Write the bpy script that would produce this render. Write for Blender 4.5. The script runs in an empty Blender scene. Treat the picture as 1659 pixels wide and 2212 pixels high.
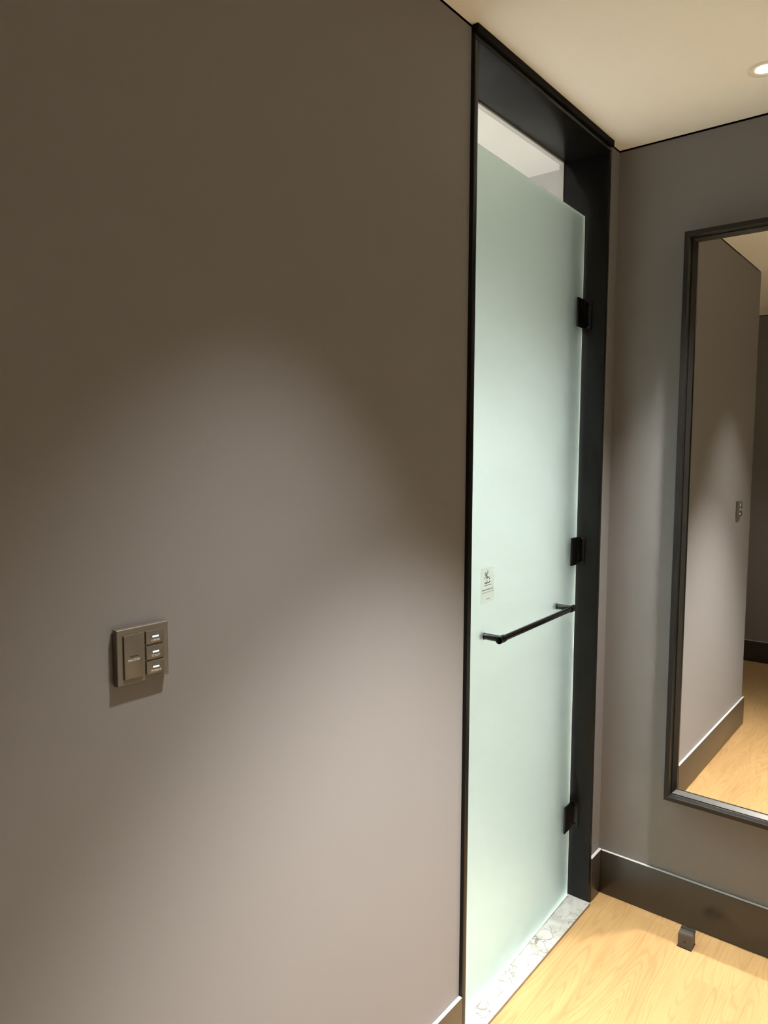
import bpy, bmesh, math, random
from mathutils import Vector, Matrix

# ------------------------------------------------------------------ camera
scene = bpy.context.scene
COL = scene.collection
F_PX = 1574.3
cam_data = bpy.data.cameras.new('camera')
cam_data.sensor_fit = 'HORIZONTAL'
cam_data.sensor_width = 36.0
cam_data.lens = 36.0 * F_PX / 1659.0
cam_data.clip_start = 0.02
cam = bpy.data.objects.new('camera', cam_data)
COL.objects.link(cam)
PITCH, YAW, ROLL = 0.08463, 0.67794, 0.003887
fw = Vector((-math.sin(YAW) * math.cos(PITCH), math.cos(YAW) * math.cos(PITCH), -math.sin(PITCH)))
r0 = Vector((math.cos(YAW), math.sin(YAW), 0))
u0 = r0.cross(fw)
rr = math.cos(ROLL) * r0 + math.sin(ROLL) * u0
uu = -math.sin(ROLL) * r0 + math.cos(ROLL) * u0
M = Matrix((rr, uu, -fw)).transposed().to_4x4()
M.translation = Vector((0.9422, -2.3760, 1.5353))
cam.matrix_world = M
scene.camera = cam

# ------------------------------------------------------------------ world, exposure, sampling
world = bpy.data.worlds.new('world')
scene.world = world
world.use_nodes = True
world.node_tree.nodes['Background'].inputs[0].default_value = (0.02, 0.018, 0.016, 1)
world.node_tree.nodes['Background'].inputs[1].default_value = 0.0
vs = scene.view_settings
vs.view_transform = 'Standard'
vs.look = 'None'
vs.gamma = 1.0
vs.use_curve_mapping = False
vs.exposure = 0.0
cy = scene.cycles
cy.use_denoising = True
cy.max_bounces = 10
cy.diffuse_bounces = 5
cy.glossy_bounces = 5
cy.transmission_bounces = 7
cy.use_adaptive_sampling = True
cy.adaptive_threshold = 0.025
cy.adaptive_min_samples = 24
cy.caustics_reflective = True
cy.caustics_refractive = True
cy.blur_glossy = 0.0
cy.sample_clamp_indirect = 0.0
cy.use_guiding = True

# ------------------------------------------------------------------ lights (each sits in a downlight fixture below, also the added fill)
H = 2.5
NEUTRAL = (1.0, 0.965, 0.89)
WATTS = {'near': 460, 'mid': 320, 'wash_fill': 1130, 'room': 40, 'right': 480, 'bath': 228}
#  group, x, y, half cone angle, blend, aim point (None = straight down)
CORRIDOR_LIGHTS = [
    ('near', 0.4775, -0.270, 32, 1.0, None),
    ('mid', 0.500, -1.540, 35, 1.0, None),
    ('wash_fill', 1.40, -0.80, 23, 1.0, (0.0, -1.36, -0.10)),  # unseen lamp added to brighten the lower left wall
    ('right', 1.90, -0.65, 33, 0.5, None),  # unseen lamp added to lift the ceiling by floor bounce
    ('room', 0.55, -2.800, 40, 0.6, None),  # this group is unseen fill, added for bounce across the room
    ('right', 3.10, -0.90, 40, 0.5, None),  # second added lamp for the ceiling bounce
    ('room', 2.40, -2.50, 48, 0.6, None),
    ('room', -0.95, -2.75, 44, 0.6, None),
]
BATH_LIGHTS = [('bath', -0.80, -0.95, 66, 0.6, None), ('bath', -1.50, -1.00, 66, 0.6, None)]


def spot(name, x, y, z, watts, half, blend, color, aim=None, radius=0.034):
    l = bpy.data.lights.new(name, 'SPOT')
    l.energy = watts
    l.spot_size = math.radians(2 * half)
    l.spot_blend = blend
    l.shadow_soft_size = radius
    l.color = color
    o = bpy.data.objects.new(name, l)
    COL.objects.link(o)
    o.location = (x, y, z)
    if aim is not None:
        o.rotation_euler = (Vector(aim) - Vector((x, y, z))).to_track_quat('-Z', 'Y').to_euler()
    return o


for (g, x, y, h, b, aim) in CORRIDOR_LIGHTS:
    spot('downlight_or_fill_beam', x, y, H - 0.004, WATTS[g], h, b, NEUTRAL, aim)
for (g, x, y, h, b, aim) in BATH_LIGHTS:
    spot('bathroom_beam', x, y, H - 0.004, WATTS[g], h, b, (0.95, 0.98, 1.03), aim)

# ------------------------------------------------------------------ materials
def mat(name):
    m = bpy.data.materials.new(name)
    m.use_nodes = True
    nt = m.node_tree
    return m, nt, nt.nodes, nt.links, nt.nodes['Principled BSDF']


def pbr(name, color, rough=0.5, metal=0.0, spec=0.5, bump=None, coat=0.0):
    m, nt, N, L, b = mat(name)
    b.inputs['Base Color'].default_value = (*color, 1)
    b.inputs['Roughness'].default_value = rough
    b.inputs['Metallic'].default_value = metal
    b.inputs['Specular IOR Level'].default_value = spec
    b.inputs['Coat Weight'].default_value = coat
    if bump:
        sc, st = bump
        tc = N.new('ShaderNodeTexCoord')
        no = N.new('ShaderNodeTexNoise')
        no.inputs['Scale'].default_value = sc
        no.inputs['Detail'].default_value = 4
        bp = N.new('ShaderNodeBump')
        bp.inputs['Strength'].default_value = st
        bp.inputs['Distance'].default_value = 0.001
        L.new(tc.outputs['Object'], no.inputs['Vector'])
        L.new(no.outputs['Fac'], bp.inputs['Height'])
        L.new(bp.outputs['Normal'], b.inputs['Normal'])
    return m


def emit(name, color, strength):
    m, nt, N, L, b = mat(name)
    b.inputs['Base Color'].default_value = (0.8, 0.8, 0.8, 1)
    b.inputs['Emission Color'].default_value = (*color, 1)
    b.inputs['Emission Strength'].default_value = strength
    return m


def math_node(N, L, op, a, b=None, c=None):
    n = N.new('ShaderNodeMath')
    n.operation = op
    for i, v in enumerate((a, b, c)):
        if v is None:
            continue
        if isinstance(v, (int, float)):
            n.inputs[i].default_value = v
        else:
            L.new(v, n.inputs[i])
    return n.outputs[0]


def wood_floor():
    m, nt, N, L, b = mat('oak_planks')
    tc = N.new('ShaderNodeTexCoord')
    sep = N.new('ShaderNodeSeparateXYZ')
    L.new(tc.outputs['Object'], sep.inputs[0])
    X, Y = sep.outputs[0], sep.outputs[1]
    PW, PL = 0.192, 1.22
    xr = math_node(N, L, 'DIVIDE', math_node(N, L, 'ADD', X, 0.055), PW)
    row = math_node(N, L, 'FLOOR', xr)
    fx = math_node(N, L, 'FRACT', xr)
    wn = N.new('ShaderNodeTexWhiteNoise')
    wn.noise_dimensions = '1D'
    L.new(row, wn.inputs['W'])
    yr = math_node(N, L, 'ADD', math_node(N, L, 'DIVIDE', Y, PL), math_node(N, L, 'MULTIPLY', wn.outputs['Value'], 7.0))
    cell = math_node(N, L, 'FLOOR', yr)
    fy = math_node(N, L, 'FRACT', yr)
    pid = math_node(N, L, 'ADD', math_node(N, L, 'MULTIPLY', row, 13.37), math_node(N, L, 'MULTIPLY', cell, 7.13))
    wn2 = N.new('ShaderNodeTexWhiteNoise')
    wn2.noise_dimensions = '1D'
    L.new(pid, wn2.inputs['W'])
    tone = wn2.outputs['Value']
    # cathedral grain: contour lines of a stretched noise field
    cv = N.new('ShaderNodeCombineXYZ')
    L.new(math_node(N, L, 'MULTIPLY', X, 13.0), cv.inputs[0])
    L.new(math_node(N, L, 'MULTIPLY', Y, 1.15), cv.inputs[1])
    L.new(pid, cv.inputs[2])
    n1 = N.new('ShaderNodeTexNoise')
    n1.inputs['Scale'].default_value = 1.0
    n1.inputs['Detail'].default_value = 1.0
    n1.inputs['Roughness'].default_value = 0.4
    L.new(cv.outputs[0], n1.inputs['Vector'])
    rings = math_node(N, L, 'SINE', math_node(N, L, 'MULTIPLY', n1.outputs['Fac'], 150.0))
    rings = math_node(N, L, 'MULTIPLY', math_node(N, L, 'POWER', math_node(N, L, 'ADD', math_node(N, L, 'MULTIPLY', rings, 0.5), 0.5), 3.0), 0.36)
    # fine pores
    cv2 = N.new('ShaderNodeCombineXYZ')
    L.new(math_node(N, L, 'MULTIPLY', X, 420.0), cv2.inputs[0])
    L.new(math_node(N, L, 'MULTIPLY', Y, 9.0), cv2.inputs[1])
    L.new(pid, cv2.inputs[2])
    n2 = N.new('ShaderNodeTexNoise')
    n2.inputs['Scale'].default_value = 1.0
    n2.inputs['Detail'].default_value = 3.0
    L.new(cv2.outputs[0], n2.inputs['Vector'])
    cv3 = N.new('ShaderNodeCombineXYZ')
    L.new(math_node(N, L, 'MULTIPLY', X, 22.0), cv3.inputs[0])
    L.new(math_node(N, L, 'MULTIPLY', Y, 2.2), cv3.inputs[1])
    L.new(pid, cv3.inputs[2])
    n3 = N.new('ShaderNodeTexNoise')
    n3.inputs['Scale'].default_value = 1.0
    n3.inputs['Detail'].default_value = 3.0
    L.new(cv3.outputs[0], n3.inputs['Vector'])
    f = math_node(N, L, 'ADD', rings, math_node(N, L, 'MULTIPLY', math_node(N, L, 'SUBTRACT', n2.outputs['Fac'], 0.4), 0.9))
    f = math_node(N, L, 'ADD', f, math_node(N, L, 'MULTIPLY', math_node(N, L, 'SUBTRACT', n3.outputs['Fac'], 0.45), 1.0))
    f = math_node(N, L, 'ADD', f, math_node(N, L, 'MULTIPLY', math_node(N, L, 'SUBTRACT', tone, 0.5), 0.18))
    ramp = N.new('ShaderNodeValToRGB')
    ramp.color_ramp.elements[0].position = 0.0
    ramp.color_ramp.elements[0].color = FLOOR_A
    ramp.color_ramp.elements[1].position = 1.0
    ramp.color_ramp.elements[1].color = FLOOR_B
    L.new(f, ramp.inputs['Fac'])
    # seams
    ex = math_node(N, L, 'MULTIPLY', math_node(N, L, 'MINIMUM', fx, math_node(N, L, 'SUBTRACT', 1.0, fx)), PW)
    ey = math_node(N, L, 'MULTIPLY', math_node(N, L, 'MINIMUM', fy, math_node(N, L, 'SUBTRACT', 1.0, fy)), PL)
    e = math_node(N, L, 'MINIMUM', ex, ey)
    seam = math_node(N, L, 'LESS_THAN', e, 0.0007)
    mix = N.new('ShaderNodeMix')
    mix.data_type = 'RGBA'
    L.new(math_node(N, L, 'MULTIPLY', seam, 0.16), mix.inputs['Factor'])
    L.new(ramp.outputs['Color'], mix.inputs['A'])
    mix.inputs['B'].default_value = (0.30, 0.18, 0.08, 1)
    L.new(mix.outputs['Result'], b.inputs['Base Color'])
    b.inputs['Roughness'].default_value = 0.42
    b.inputs['Specular IOR Level'].default_value = 0.35
    bp = N.new('ShaderNodeBump')
    bp.inputs['Strength'].default_value = 0.12
    bp.inputs['Distance'].default_value = 0.001
    L.new(n2.outputs['Fac'], bp.inputs['Height'])
    L.new(bp.outputs['Normal'], b.inputs['Normal'])
    return m


def marble():
    m, nt, N, L, b = mat('white_veined_marble')
    tc = N.new('ShaderNodeTexCoord')
    dn = N.new('ShaderNodeTexNoise')
    dn.inputs['Scale'].default_value = 14
    dn.inputs['Detail'].default_value = 6
    L.new(tc.outputs['Object'], dn.inputs['Vector'])
    vm = N.new('ShaderNodeVectorMath')
    vm.operation = 'MULTIPLY_ADD'
    L.new(dn.outputs['Color'], vm.inputs[0])
    vm.inputs[1].default_value = (0.09, 0.09, 0.09)
    L.new(tc.outputs['Object'], vm.inputs[2])
    vo = N.new('ShaderNodeTexVoronoi')
    vo.feature = 'DISTANCE_TO_EDGE'
    vo.inputs['Scale'].default_value = 21
    L.new(vm.outputs[0], vo.inputs['Vector'])
    vein = N.new('ShaderNodeMapRange')
    vein.inputs['From Min'].default_value = 0.0
    vein.inputs['From Max'].default_value = 0.045
    vein.inputs['To Min'].default_value = 1.0
    vein.inputs['To Max'].default_value = 0.0
    L.new(vo.outputs['Distance'], vein.inputs['Value'])
    mn = N.new('ShaderNodeTexNoise')
    mn.inputs['Scale'].default_value = 9
    mn.inputs['Detail'].default_value = 3
    L.new(tc.outputs['Object'], mn.inputs['Vector'])
    mask = N.new('ShaderNodeMapRange')
    mask.inputs['From Min'].default_value = 0.42
    mask.inputs['From Max'].default_value = 0.54
    L.new(mn.outputs['Fac'], mask.inputs['Value'])
    cloud = N.new('ShaderNodeTexNoise')
    cloud.inputs['Scale'].default_value = 30
    cloud.inputs['Detail'].default_value = 6
    L.new(tc.outputs['Object'], cloud.inputs['Vector'])
    cr = N.new('ShaderNodeValToRGB')
    cr.color_ramp.elements[0].position = 0.36
    cr.color_ramp.elements[0].color = (0.28, 0.275, 0.255, 1)
    cr.color_ramp.elements[1].position = 0.55
    cr.color_ramp.elements[1].color = (0.37, 0.37, 0.355, 1)
    L.new(cloud.outputs['Fac'], cr.inputs['Fac'])
    mix = N.new('ShaderNodeMix')
    mix.data_type = 'RGBA'
    L.new(math_node(N, L, 'MULTIPLY', math_node(N, L, 'MULTIPLY', vein.outputs[0], mask.outputs[0]), 0.75), mix.inputs['Factor'])
    L.new(cr.outputs['Color'], mix.inputs['A'])
    mix.inputs['B'].default_value = (0.045, 0.042, 0.036, 1)
    L.new(mix.outputs['Result'], b.inputs['Base Color'])
    b.inputs['Roughness'].default_value = 0.25
    return m


def frosted():
    m, nt, N, L, b = mat('frosted_green_glass')
    b.inputs['Base Color'].default_value = (0.73, 0.85, 0.795, 1)
    b.inputs['Transmission Weight'].default_value = 1.0
    b.inputs['Roughness'].default_value = 0.52
    b.inputs['IOR'].default_value = 1.35
    return m


def brushed(name, color, rough=0.38):
    m, nt, N, L, b = mat(name)
    tc = N.new('ShaderNodeTexCoord')
    mp = N.new('ShaderNodeMapping')
    mp.inputs['Scale'].default_value = (9, 900, 900)
    no = N.new('ShaderNodeTexNoise')
    no.inputs['Scale'].default_value = 1.0
    L.new(tc.outputs['Object'], mp.inputs['Vector'])
    L.new(mp.outputs[0], no.inputs['Vector'])
    cr = N.new('ShaderNodeValToRGB')
    cr.color_ramp.elements[0].color = (*[c * 0.8 for c in color], 1)
    cr.color_ramp.elements[1].color = (*[c * 1.2 for c in color], 1)
    L.new(no.outputs['Fac'], cr.inputs['Fac'])
    L.new(cr.outputs['Color'], b.inputs['Base Color'])
    b.inputs['Roughness'].default_value = rough
    b.inputs['Metallic'].default_value = 0.6
    return m


FLOOR_A = (0.350, 0.222, 0.098, 1)
FLOOR_B = (0.242, 0.134, 0.052, 1)
M_WALL = pbr('taupe_wall_paint', (0.200, 0.189, 0.190), 0.55, spec=0.3, bump=(220, 0.10))
M_CEIL = pbr('white_ceiling_paint', (0.90, 0.87, 0.81), 0.8, spec=0.2, bump=(150, 0.05))
M_GAP = pbr('black_shadow_gap', (0.004, 0.0035, 0.003), 0.7, spec=0.15)
M_BASE = pbr('dark_brown_baseboard', (0.040, 0.032, 0.025), 0.30, spec=0.6)
M_FLOOR = wood_floor()
M_BOUNCE = pbr('pale_bounce_carpet', (0.62, 0.545, 0.41), 0.95, spec=0.1, bump=(600, 0.5))
M_MARBLE = marble()
M_BLACK = pbr('black_door_frame', (0.007, 0.007, 0.0065), 0.30, spec=0.2)
M_HARD = pbr('black_hardware', (0.003, 0.003, 0.003), 0.18, metal=0.0, spec=0.35)
M_GLASS = frosted()
M_BATH = pbr('light_bathroom_wall', (0.60, 0.585, 0.555), 0.5)
M_BATHFLOOR = pbr('pale_bathroom_floor', (0.62, 0.62, 0.60), 0.35)
M_MIRROR = pbr('mirror_silver', (0.90, 0.90, 0.88), 0.0, metal=1.0)
M_MFRAME = brushed('brushed_black_metal', (0.030, 0.028, 0.026))
M_PLATE = pbr('bronze_switch_plate', (0.150, 0.130, 0.105), 0.36, metal=0.35, bump=(900, 0.05))
M_BUTTON = pbr('bronze_switch_button', (0.135, 0.115, 0.090), 0.34, metal=0.35, bump=(900, 0.05))
M_PRINT = pbr('pale_switch_print', (0.62, 0.57, 0.50), 0.6)
M_SLOT = pbr('dark_slot_and_shade', (0.010, 0.008, 0.007), 0.5)
M_LED = emit('blue_white_indicator', (0.50, 0.80, 1.0), 1.3)
M_STICK = pbr('pale_sticker_film', (0.94, 0.94, 0.885), 0.45)
M_STICK.node_tree.nodes['Principled BSDF'].inputs['Transmission Weight'].default_value = 0.93
M_STICK.node_tree.nodes['Principled BSDF'].inputs['IOR'].default_value = 1.1
M_EDGE = pbr('polished_glass_edge', (0.92, 0.97, 0.94), 0.25)
M_EDGE.node_tree.nodes['Principled BSDF'].inputs['Transmission Weight'].default_value = 0.45
M_CAP = pbr('pale_top_edge', (0.50, 0.49, 0.48), 0.35)
M_INK = pbr('black_ink', (0.02, 0.02, 0.02), 0.6)
M_INK2 = pbr('grey_ink', (0.22, 0.23, 0.21), 0.6)
M_STOP = brushed('dark_pewter_metal', (0.11, 0.095, 0.078), 0.42)
M_RUBBER = pbr('black_rubber', (0.010, 0.010, 0.011), 0.6)
M_RING = pbr('cream_downlight_ring', (0.80, 0.75, 0.66), 0.5)
M_LENS = emit('lit_downlight_lens', (1.0, 0.97, 0.92), 14.0)


# ------------------------------------------------------------------ mesh helpers
def box(bm, x0, x1, y0, y1, z0, z1, bev=0.0, seg=2):
    r = bmesh.ops.create_cube(bm, size=1.0)
    vs_ = r['verts']
    bmesh.ops.scale(bm, vec=(x1 - x0, y1 - y0, z1 - z0), verts=vs_)
    bmesh.ops.translate(bm, vec=((x0 + x1) / 2, (y0 + y1) / 2, (z0 + z1) / 2), verts=vs_)
    if bev > 0:
        es = list({e for v in vs_ for e in v.link_edges})
        bmesh.ops.bevel(bm, geom=es, offset=bev, segments=seg, affect='EDGES', profile=0.5)


def tube(bm, a, b, r, n=32, r2=None, bev=0.0):
    a, b = Vector(a), Vector(b)
    d = b - a
    q = Vector((0, 0, 1)).rotation_difference(d.normalized()).to_matrix().to_4x4()
    q.translation = (a + b) / 2
    res = bmesh.ops.create_cone(bm, cap_ends=True, segments=n, radius1=r, radius2=r if r2 is None else r2, depth=d.length, matrix=q)
    if bev > 0:
        es = [e for e in {e for v in res['verts'] for e in v.link_edges} if any(len(f.verts) > 4 for f in e.link_faces)]
        bmesh.ops.bevel(bm, geom=es, offset=bev, segments=3, affect='EDGES', profile=0.5)


def lathe(bm, pts, n=64, center=(0, 0, 0)):
    rings = []
    cx, cyy, cz = center
    for (r, z) in pts:
        rings.append([bm.verts.new((cx + r * math.cos(2 * math.pi * k / n), cyy + r * math.sin(2 * math.pi * k / n), cz + z)) for k in range(n)])
    for a, b in zip(rings, rings[1:]):
        for k in range(n):
            bm.faces.new((a[k], a[(k + 1) % n], b[(k + 1) % n], b[k]))
    return rings


def stroke(bm, pts, w, x, t=0.0004):
    """flat ink line along (y, z) points on a plane of constant x"""
    for (a, b) in zip(pts, pts[1:]):
        d = Vector((b[0] - a[0], b[1] - a[1]))
        n = Vector((-d.y, d.x)).normalized() * w / 2
        e = d.normalized() * w * 0.3
        q = [Vector(a) - e + n, Vector(a) - e - n, Vector(b) + e - n, Vector(b) + e + n]
        lo = [bm.verts.new((x, p.x, p.y)) for p in q]
        hi = [bm.verts.new((x + t, p.x, p.y)) for p in q]
        bm.faces.new(hi)
        bm.faces.new(lo[::-1])
        for k in range(4):
            bm.faces.new((lo[k], lo[(k + 1) % 4], hi[(k + 1) % 4], hi[k]))


def obj(name, bm, m, parent=None, smooth=False):
    me = bpy.data.meshes.new(name)
    bmesh.ops.recalc_face_normals(bm, faces=bm.faces)
    bm.to_mesh(me)
    bm.free()
    me.materials.append(m)
    if smooth:
        for p in me.polygons:
            p.use_smooth = True
        me.set_sharp_from_angle(angle=math.radians(35))
    o = bpy.data.objects.new(name, me)
    COL.objects.link(o)
    if parent is not None:
        o.parent = parent
    return o


def bx(name, m, dims, parent=None, bev=0.0):
    bm = bmesh.new()
    for d in dims:
        box(bm, *d, bev=bev)
    return obj(name, bm, m, parent, smooth=bev > 0)


def struct(o):
    o['kind'] = 'structure'
    return o


def empty(name, loc, rz=0.0):
    o = bpy.data.objects.new(name, None)
    o.empty_display_size = 0.05
    COL.objects.link(o)
    o.location = loc
    o.rotation_euler = (0, 0, rz)
    return o


def tag(o, label, cat, group=None):
    o['label'] = label
    o['category'] = cat
    if group:
        o['group'] = group
    return o


def text(name, body, size, y, z, x, m, parent, width=None, th=0.0003):
    """raised print reading towards +y on a plane facing +x, centred at (y, z)"""
    cu = bpy.data.curves.new(name, 'FONT')
    cu.body = body
    cu.size = size
    cu.align_x = 'CENTER'
    cu.align_y = 'CENTER'
    cu.extrude = th
    tmp = bpy.data.objects.new(name, cu)
    COL.objects.link(tmp)
    dg = bpy.context.evaluated_depsgraph_get()
    me = bpy.data.meshes.new_from_object(tmp.evaluated_get(dg))
    bpy.data.objects.remove(tmp)
    xs = [v.co.x for v in me.vertices]
    ysv = [v.co.y for v in me.vertices]
    mx, my = (min(xs) + max(xs)) / 2, (min(ysv) + max(ysv)) / 2
    s = 1.0 if width is None else width / (max(xs) - min(xs))
    for v in me.vertices:
        a, b, c = v.co
        v.co = (x + c + th, y + (a - mx) * s, z + (b - my) * (1.0 if width is None else 1.0))
    me.name = name
    me.materials.clear()
    me.materials.append(m)
    o = bpy.data.objects.new(name, me)
    COL.objects.link(o)
    o.parent = parent
    return o


# ------------------------------------------------------------------ the room shell
X1 = 4.2            # far right side of the room, out of the picture
YF = -3.45          # wall behind the camera
XL = -1.9           # left end of the lobby behind the left wall
YE = -2.06          # where the left wall ends
T = 0.142           # thickness of the left wall
DL0, DL1 = -0.895, -0.088   # outer edges of the door frame
WT = H - 0.006      # wall tops stop short of the ceiling: shadow gap

XC = 1.35           # the wood floor ends here; pale carpet beyond is added, unseen, to bounce light
struct(bx('floor', M_FLOOR, [(0, XC, YF, 0, -0.08, 0), (XL, 0, YF, YE, -0.08, 0)]))
struct(bx('floor_bounce', M_BOUNCE, [(XC, X1, YF, 0, -0.08, 0.004)]))
struct(bx('ceiling', M_CEIL, [(0, X1, YF, 0, H, H + 0.1), (XL, 0, YF, YE, H, H + 0.1)]))
struct(bx('wall_left', M_WALL, [(-T, 0, YE, DL0, 0, WT), (-T, 0, DL1, 0.0, 0, WT)]))
struct(bx('wall_back', M_WALL, [(-T, X1, 0, 0.1, 0, WT)]))
struct(bx('wall_right', M_CEIL, [(X1, X1 + 0.1, YF, 0.1, 0, WT)]))  # unseen wall, kept white to bounce light onto the ceiling
struct(bx('wall_front', M_WALL, [(XL, X1 + 0.1, YF - 0.1, YF, 0, WT)]))
struct(bx('wall_lobby', M_WALL, [(XL - 0.1, XL, YF, YE, 0, WT)]))
struct(bx('wall_lobby_side', M_WALL, [(XL, -T, YE, YE + 0.1, 0, WT)]))
# recessed black shadow gaps between the wall tops and the ceiling
G = 0.010
struct(bx('trim_1', M_GAP, [(-T, -G, YE + G, DL0, WT, H), (-T, -G, DL1, 0, WT, H)]))
struct(bx('trim_2', M_GAP, [(-T, X1, G, 0.1, WT, H)]))
struct(bx('trim_3', M_GAP, [(XL, X1 + 0.1, YF - 0.1, YF - G, WT, H)]))

BH, BT = 0.1545, 0.012


def baseboard(name, dims):
    o = struct(bx(name, M_BASE, dims, bev=0.0028))
    o.data.materials.append(M_CAP)
    for pl in o.data.polygons:
        if pl.normal.z > 0.9 and pl.center.z > 0.1:
            pl.material_index = 1    # paler colour along the top edge
    return o


baseboard('baseboard_left', [(0, BT, YE - BT, DL0, 0, BH), (-T, 0, YE - BT, YE, 0, BH), (0, BT, DL1, 0, 0, BH)])
baseboard('baseboard_back', [(BT, X1, -BT, 0, 0, BH)])
baseboard('baseboard_front', [(XL, X1, YF, YF + BT, 0, BH)])
baseboard('baseboard_right', [(X1 - BT, X1, YF + BT, -BT, 0, BH)])
baseboard('baseboard_lobby', [(XL, XL + BT, YF + BT, YE, 0, BH)])

# the bathroom behind the door
BX0, BX1, BY0, BY1 = -2.1, -T - 0.016, -1.75, 0.026
struct(bx('floor_bathroom', M_BATHFLOOR, [(BX0, -T + 0.02, BY0, BY1, -0.08, -0.004)]))
struct(bx('ceiling_bathroom', M_CEIL, [(BX0, -T, BY0, BY1, H, H + 0.1)]))
struct(bx('wall_bathroom_far', M_BATH, [(BX0 - 0.1, BX0, BY0, BY1, 0, H)]))
struct(bx('wall_bathroom_right', M_BATH, [(BX0 - 0.1, -T - 0.001, BY1, 0.13, 0, H)]))
struct(bx('wall_bathroom_left', M_BATH, [(BX0 - 0.1, -T - 0.001, BY0 - 0.1, BY0, 0, H)]))
FT = H - 0.033      # underside of the door head
J0, J1 = DL0 + 0.017, DL1 - 0.016     # clear opening
struct(bx('wall_bathroom_near', M_BATH, [(BX1, -T - 0.001, BY0, J0 + 0.003, 0, H), (BX1, -T - 0.001, J1 - 0.003, BY1, 0, H),
                                         (BX1, -T - 0.001, J0 + 0.003, J1 - 0.003, FT - 0.004, H)]))

# ------------------------------------------------------------------ the doorway
door = struct(empty('door_1', (0, (J0 + J1) / 2, 0)))
door['label'] = 'frosted glass bathroom door in a tall black frame, slightly ajar'


def dpart(name, m, dims, parent=door, bev=0.0):
    o = bx(name, m, dims, None, bev)
    for v in o.data.vertices:
        v.co -= Vector((0, (J0 + J1) / 2, 0))
    o.parent = parent
    return o


P = 0.010
dpart('frame_jamb', M_BLACK, [(-T, P, DL0 + 0.0005, J0, 0, FT)], bev=0.001)
dpart('frame_jamb', M_BLACK, [(-T, P, J1, DL1 - 0.0005, 0, FT)], bev=0.001)
dpart('frame_head', M_BLACK, [(-T, P, DL0 + 0.0005, DL1 - 0.0005, FT, FT + 0.015)], bev=0.001)
dpart('head_trim', M_GAP, [(-T, 0.017, DL0 + 0.0005, DL1 - 0.0005, FT + 0.015, H - 0.0005)])
sill = struct(bx('trim_4', M_MARBLE, [(-T - 0.012, 0.017, J0, J1, -0.07, 0.009)], bev=0.0015))
sill.data.materials.append(pbr('tan_shaded_riser', (0.20, 0.135, 0.075), 0.5))
for pl in sill.data.polygons:
    if pl.normal.x > 0.9:
        pl.material_index = 1        # marble riser, tan painted in for shade and oak reflection

HX, HY, ANG = -0.057, -0.122, math.radians(2.05)
leaf = empty('door_leaf', (HX, HY - (J0 + J1) / 2, 0), ANG)
leaf.parent = door
GW = 0.742
ZT, ZB = 2.2785, 0.0125
bm = bmesh.new()
box(bm, -0.010, 0.0, -GW, 0, ZB, ZT, bev=0.0035, seg=1)
glass = obj('glass_panel', bm, M_GLASS, leaf)
glass.data.materials.append(M_EDGE)
for pl in glass.data.polygons:
    if abs(pl.normal.x) < 0.9:
        pl.material_index = 1        # ground and polished rim

# towel-bar handle
HZ = 1.0475
bm = bmesh.new()
tube(bm, (0.051, -0.632, HZ), (0.051, -0.140, HZ), 0.0080, 40, bev=0.001)
for s0, s1 in ((-0.6335, -0.6225), (-0.6195, -0.6035), (-0.166, -0.150), (-0.147, -0.136)):
    tube(bm, (0.051, s0, HZ), (0.051, s1, HZ), 0.0102, 40, bev=0.0012)
for s in (-0.617, -0.151):
    tube(bm, (0.0005, s, HZ), (0.051, s, HZ), 0.0086, 40, bev=0.0008)
    tube(bm, (0.0002, s, HZ), (0.0012, s, HZ), 0.0096, 40)
    tube(bm, (-0.016, s, HZ), (-0.0102, s, HZ), 0.0100, 40, bev=0.001)
obj('handle_bar', bm, M_HARD, leaf, smooth=True)

# three glass-to-wall hinges
for hz in (1.9715, 1.209, 0.304):
    hh = 0.0455
    bm = bmesh.new()
    box(bm, 0.0003, 0.0065, -0.055, 0.004, hz - hh, hz + hh, bev=0.0015)
    box(bm, -0.0165, -0.0103, -0.055, 0.004, hz - hh, hz + hh, bev=0.0015)
    h = obj('hinge', bm, M_HARD, leaf, smooth=True)
    bm = bmesh.new()
    box(bm, -0.012, 0.0065, 0.001, 0.0105, hz - 0.028, hz + 0.028, bev=0.002)
    tube(bm, (0.001, 0.003, hz - 0.030), (0.001, 0.003, hz + 0.030), 0.0065, 24, bev=0.001)
    obj('hinge_knuckle', bm, M_HARD, h, smooth=True)
    bm = bmesh.new()
    box(bm, -0.030, 0.024, 0.0105, 0.0175, hz - hh, hz + hh, bev=0.0015)
    obj('wall_plate', bm, M_HARD, h, smooth=True)
    bm = bmesh.new()
    for dz in (-0.033, 0.033):
        tube(bm, (0.014, 0.0085, hz + dz), (0.014, 0.011, hz + dz), 0.0045, 20, bev=0.0006)
        tube(bm, (-0.020, 0.0085, hz + dz), (-0.020, 0.011, hz + dz), 0.0045, 20, bev=0.0006)
    obj('screw', bm, M_HARD, h, smooth=True)

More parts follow.
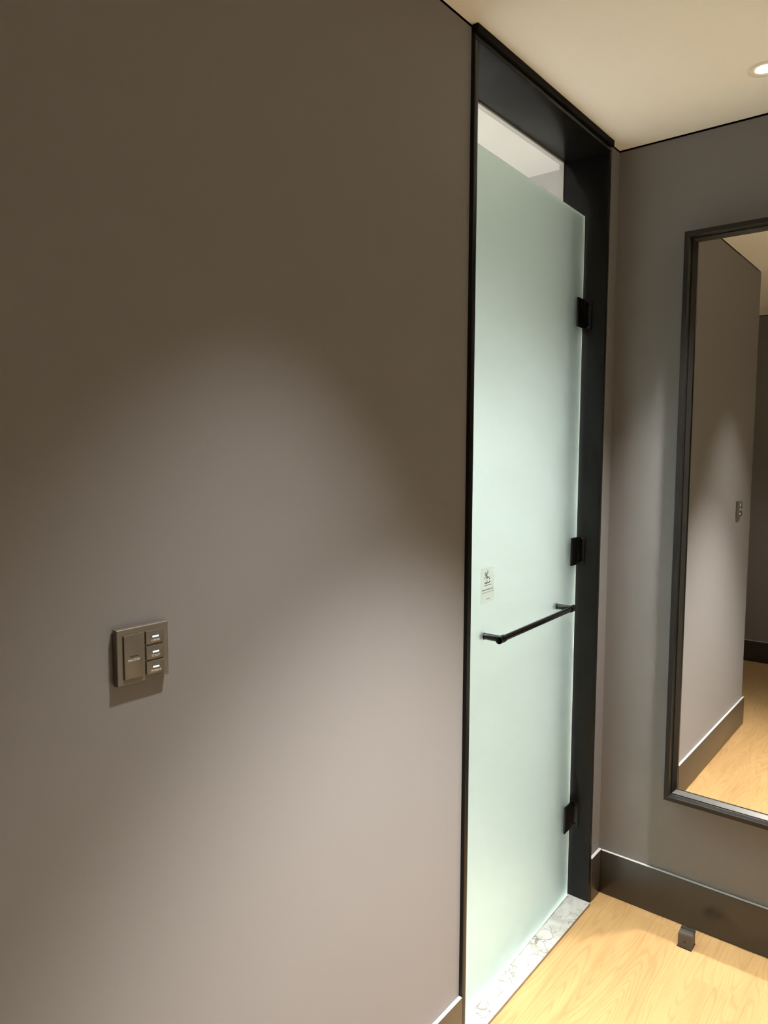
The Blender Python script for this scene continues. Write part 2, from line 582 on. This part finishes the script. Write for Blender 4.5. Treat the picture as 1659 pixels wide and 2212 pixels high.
# warning sticker
bm = bmesh.new()
box(bm, 0.0002, 0.0006, -0.641, -0.568, 1.1353, 1.2290)
st = obj('warning_sticker', bm, M_STICK, leaf)
st['label'] = 'pale sticker with a slipping figure pictogram'
bm = bmesh.new()
cyy = -0.606
SX = 0.0007
ctr = (-0.6165, 1.2135)
stroke(bm, [(ctr[0] + 0.0032 * math.cos(a * math.pi / 6), ctr[1] + 0.0032 * math.sin(a * math.pi / 6)) for a in range(13)], 0.0017, SX)
stroke(bm, [(-0.6050, 1.2205), (-0.6045, 1.2150), (-0.6110, 1.2100)], 0.0020, SX)      # raised arm
stroke(bm, [(-0.6150, 1.2095), (-0.6105, 1.2085), (-0.6060, 1.2045)], 0.0020, SX)      # shoulder line
stroke(bm, [(-0.6150, 1.2095), (-0.6120, 1.2030), (-0.6095, 1.2000), (-0.6040, 1.2035), (-0.5985, 1.2030), (-0.5950, 1.1970)], 0.0022, SX)
stroke(bm, [(-0.6180, 1.2065), (-0.6200, 1.2030), (-0.6200, 1.1990)], 0.0019, SX)      # trailing arm
stroke(bm, [(-0.6085, 1.1960), (-0.6095, 1.1925)], 0.0020, SX)
stroke(bm, [(-0.6200, 1.1880), (-0.6165, 1.1902), (-0.6115, 1.1870), (-0.6060, 1.1902), (-0.6010, 1.1880), (-0.5920, 1.1910)], 0.0022, SX)
stroke(bm, [(-0.6230, 1.1823), (-0.5850, 1.1823)], 0.0012, SX)
obj('slipping_figure', bm, M_INK, st)
text('warning_print', 'SLIPPERY WHEN WET', 0.0044, -0.6045, 1.1708, SX - 0.0002, M_INK2, st, width=0.0605)
bm = bmesh.new()
random.seed(5)
y = -0.6355
while y < -0.574:
    w = random.uniform(0.002, 0.006)
    stroke(bm, [(y + 0.0003, 1.1637), (y + w, 1.1637)], 0.0009, SX)
    y += w + 0.0014
obj('fine_print', bm, M_INK2, st)
bm = bmesh.new()
for k in range(5):
    stroke(bm, [(-0.6115 + k * 0.0040, 1.1455), (-0.6115 + k * 0.0040 + 0.0024, 1.1455)], 0.0012, SX)
obj('fine_print', bm, M_INK2, st)

# ------------------------------------------------------------------ light switch panel
SY0, SY1, SZ0, SZ1 = -1.8240, -1.7385, 1.1964, 1.2785
sw = tag(empty('light_switch', (0, (SY0 + SY1) / 2, SZ0)),
         'square bronze light switch panel with three lit blue indicators on the taupe wall', 'light switch')
OFF = Vector((0, (SY0 + SY1) / 2, SZ0))


def spart(name, bm, m, parent=sw, smooth=True):
    bmesh.ops.translate(bm, vec=-OFF, verts=bm.verts)
    return obj(name, bm, m, parent, smooth)


bm = bmesh.new()
box(bm, 0.0005, 0.0075, SY0 + 0.003, SY1 - 0.003, SZ0 + 0.003, SZ1 - 0.003)
spart('back_box', bm, M_SLOT, smooth=False)
bm = bmesh.new()       # rim of the plate around the sunk button field
PX = 0.0120
FY0, FY1, FZ0, FZ1 = -1.8158, -1.7462, 1.2035, 1.2712
loops = []
for y0, y1, z0, z1, x in ((SY0, SY1, SZ0, SZ1, 0.002), (SY0, SY1, SZ0, SZ1, PX - 0.001), (SY0 + 0.001, SY1 - 0.001, SZ0 + 0.001, SZ1 - 0.001, PX),
                          (FY0, FY1, FZ0, FZ1, PX), (FY0, FY1, FZ0, FZ1, 0.002)):
    loops.append([bm.verts.new(c) for c in ((x, y0, z0), (x, y1, z0), (x, y1, z1), (x, y0, z1))])
for a, b in zip(loops, loops[1:] + loops[:1]):
    for k in range(4):
        bm.faces.new((a[k], a[(k + 1) % 4], b[(k + 1) % 4], b[k]))
spart('face_plate', bm, M_PLATE, smooth=False)
bm = bmesh.new()
box(bm, 0.002, 0.01205, FY0, FY1, FZ0, FZ1)
spart('button_field', bm, M_PLATE, smooth=False)


def led(parent, y, z, lit):
    bm = bmesh.new()
    box(bm, 0.0150, 0.01515, y - 0.0060, y + 0.0060, z - 0.0017, z + 0.0017)
    spart('indicator_slot_or_shade', bm, M_SLOT, parent, False)  # dark surround drawn for the small shadows around the light
    if lit:
        bm = bmesh.new()
        box(bm, 0.0151, 0.0155, y - 0.0053, y + 0.0053, z - 0.0012, z + 0.0012, bev=0.0001)
        spart('indicator_light', bm, M_LED, parent)


def button(body, y0, y1, z0, z1, lz, ty, tz, tw, ts, lit):
    bm = bmesh.new()
    box(bm, 0.009, 0.0150, y0, y1, z0, z1, bev=0.0011)
    b = spart('rocker_button', bm, M_BUTTON)
    if lit:
        led(b, ty, lz, True)
    else:
        bm = bmesh.new()
        box(bm, 0.0149, 0.01515, ty - 0.0068, ty + 0.0068, lz - 0.0007, lz + 0.0007)
        spart('indicator_slot_or_shade', bm, M_SLOT, b, False)
    t = text('button_print', body, ts, ty, tz, 0.0149, M_PRINT, b, width=tw)
    for v in t.data.vertices:
        v.co -= OFF
    return b


button('MASTER', -1.8143, -1.7824, 1.2049, 1.2697, 1.2375, -1.7988, 1.2321, 0.0192, 0.0046, False)
for body, z0, z1, lz, tw in (('LIVING', 1.2496, 1.2694, 1.2600, 0.0142), ('TOILET', 1.2265, 1.2467, 1.2370, 0.0146), ('MINIBAR', 1.2042, 1.2238, 1.2143, 0.0178)):
    button(body, -1.7785, -1.7475, z0, z1, lz, -1.7628, lz - 0.0056, tw, 0.0044, True)

# ------------------------------------------------------------------ wall mirror
MX0, MX1, MZ0, MZ1 = 0.2300, 1.06, 0.4215, 2.1930
mir = tag(empty('wall_mirror', ((MX0 + MX1) / 2, 0, MZ0)),
          'tall wall mirror in a deep black metal frame on the back wall', 'mirror')
MO = Vector(((MX0 + MX1) / 2, 0, MZ0))


def ring(bm, prof):
    """mitred frame: profile points (inset, y)"""
    loops = []
    for (i, y) in prof:
        loops.append([bm.verts.new(c) for c in ((MX0 + i, y, MZ0 + i), (MX1 - i, y, MZ0 + i), (MX1 - i, y, MZ1 - i), (MX0 + i, y, MZ1 - i))])
    n = len(loops)
    for a in range(n):
        A, B = loops[a], loops[(a + 1) % n]
        for k in range(4):
            bm.faces.new((A[k], A[(k + 1) % 4], B[(k + 1) % 4], B[k]))


def mpart(name, bm, m):
    bmesh.ops.translate(bm, vec=-MO, verts=bm.verts)
    return obj(name, bm, m, mir)


bm = bmesh.new()
ring(bm, [(0, -0.0005), (0, -0.0555), (0.0006, -0.056), (0.0136, -0.056), (0.0142, -0.0554), (0.0150, -0.0335), (0.0154, -0.0330), (0.0154, -0.0005)])
mpart('outer_frame', bm, M_MFRAME)
bm = bmesh.new()
ring(bm, [(0.0166, -0.0005), (0.0166, -0.0310), (0.0172, -0.0318), (0.0182, -0.0316), (0.0275, -0.0190), (0.0290, -0.0160), (0.0290, -0.0005)])
mpart('inner_frame', bm, M_MFRAME)
bm = bmesh.new()
box(bm, MX0 + 0.020, MX1 - 0.020, -0.018, -0.0125, MZ0 + 0.020, MZ1 - 0.020)
mpart('mirror_glass', bm, M_MIRROR)

# ------------------------------------------------------------------ door stop on the floor
DX0, DX1, DY0, DY1, DH = 0.3095, 0.3525, -0.1265, -0.0850, 0.046
stp = tag(empty('door_stop', ((DX0 + DX1) / 2, (DY0 + DY1) / 2, 0)),
          'small square dark metal door stop on the oak floor by the baseboard', 'door stop')
SO = Vector(((DX0 + DX1) / 2, (DY0 + DY1) / 2, 0))


def stpart(name, bm, m, smooth=True):
    bmesh.ops.translate(bm, vec=-SO, verts=bm.verts)
    return obj(name, bm, m, stp, smooth)


bm = bmesh.new()
prof = [(DY0 + 0.001, 0.004), (DY0 + 0.003, DH - 0.007), (DY0 + 0.008, DH), (DY1 - 0.013, DH), (DY1 - 0.013, DH - 0.006), (DY1 - 0.001, DH - 0.006), (DY1, 0.004)]
a = [bm.verts.new((DX0 + 0.001, y, z)) for y, z in prof]
b = [bm.verts.new((DX1 - 0.001, y, z)) for y, z in prof]
bm.faces.new(a)
bm.faces.new(b[::-1])
for k in range(len(prof)):
    bm.faces.new((a[k], a[(k + 1) % len(prof)], b[(k + 1) % len(prof)], b[k]))
bmesh.ops.bevel(bm, geom=list(bm.edges), offset=0.0007, segments=2, affect='EDGES')
stpart('stop_body', bm, M_STOP)
bm = bmesh.new()
box(bm, DX0 + 0.0006, DX1 - 0.0006, DY1 - 0.0128, DY1 + 0.0005, DH - 0.0058, DH + 0.0015, bev=0.001)
stpart('rubber_buffer', bm, M_RUBBER)
bm = bmesh.new()
box(bm, DX0 - 0.0005, DX1 + 0.0005, DY0 - 0.001, DY1 + 0.0005, 0.0, 0.0042, bev=0.0008)
stpart('base_pad', bm, M_RUBBER)
bm = bmesh.new()
tube(bm, ((DX0 + DX1) / 2, DY0 + 0.0005, 0.021), ((DX0 + DX1) / 2, DY0 + 0.004, 0.021), 0.0030, 20)
stpart('screw_hole', bm, M_SLOT)


# ------------------------------------------------------------------ recessed downlights
def make_downlight():
    t = empty('ceiling_downlight', (0, 0, 0))
    bm = bmesh.new()
    lathe(bm, [(0.0415, 0.0), (0.0415, -0.0012), (0.0408, -0.0016), (0.0352, -0.0016), (0.0350, -0.0010), (0.0344, -0.0010), (0.0344, 0.0)])
    obj('trim_ring', bm, M_RING, t, True)
    bm = bmesh.new()
    lathe(bm, [(0.0338, -0.0002), (0.0338, -0.0016), (0.0325, -0.0018), (0.0225, -0.0008), (0.0215, -0.0001)])
    obj('inner_bezel', bm, M_RING, t, True)
    bm = bmesh.new()
    rg = lathe(bm, [(0.0200, -0.0002), (0.0195, -0.0014), (0.012, -0.0022), (0.004, -0.0024)])
    bm.faces.new(rg[-1])
    bm.faces.new(rg[0][::-1])
    obj('lens', bm, M_LENS, t, True)
    return t


proto = make_downlight()
for i, (g, x, y, h, b, aim) in enumerate(CORRIDOR_LIGHTS + BATH_LIGHTS):
    if i == 0:
        o = proto
    else:
        o = proto.copy()
        COL.objects.link(o)
        for ch in list(proto.children):
            c = ch.copy()
            COL.objects.link(c)
            c.parent = o
    o.location = (x, y, H)
    if i == 0:
        tag(o, 'round recessed ceiling downlight with a cream ring, lit above the mirror', 'ceiling light')
    elif i < len(CORRIDOR_LIGHTS):
        tag(o, 'recessed ceiling downlight outside the frame, one of several mostly added as fill, farther from the mirror wall', 'ceiling light', 'downlights of the room outside the frame')
    else:
        tag(o, 'recessed bathroom ceiling downlight hidden behind the black door head', 'ceiling light', 'bathroom downlights')
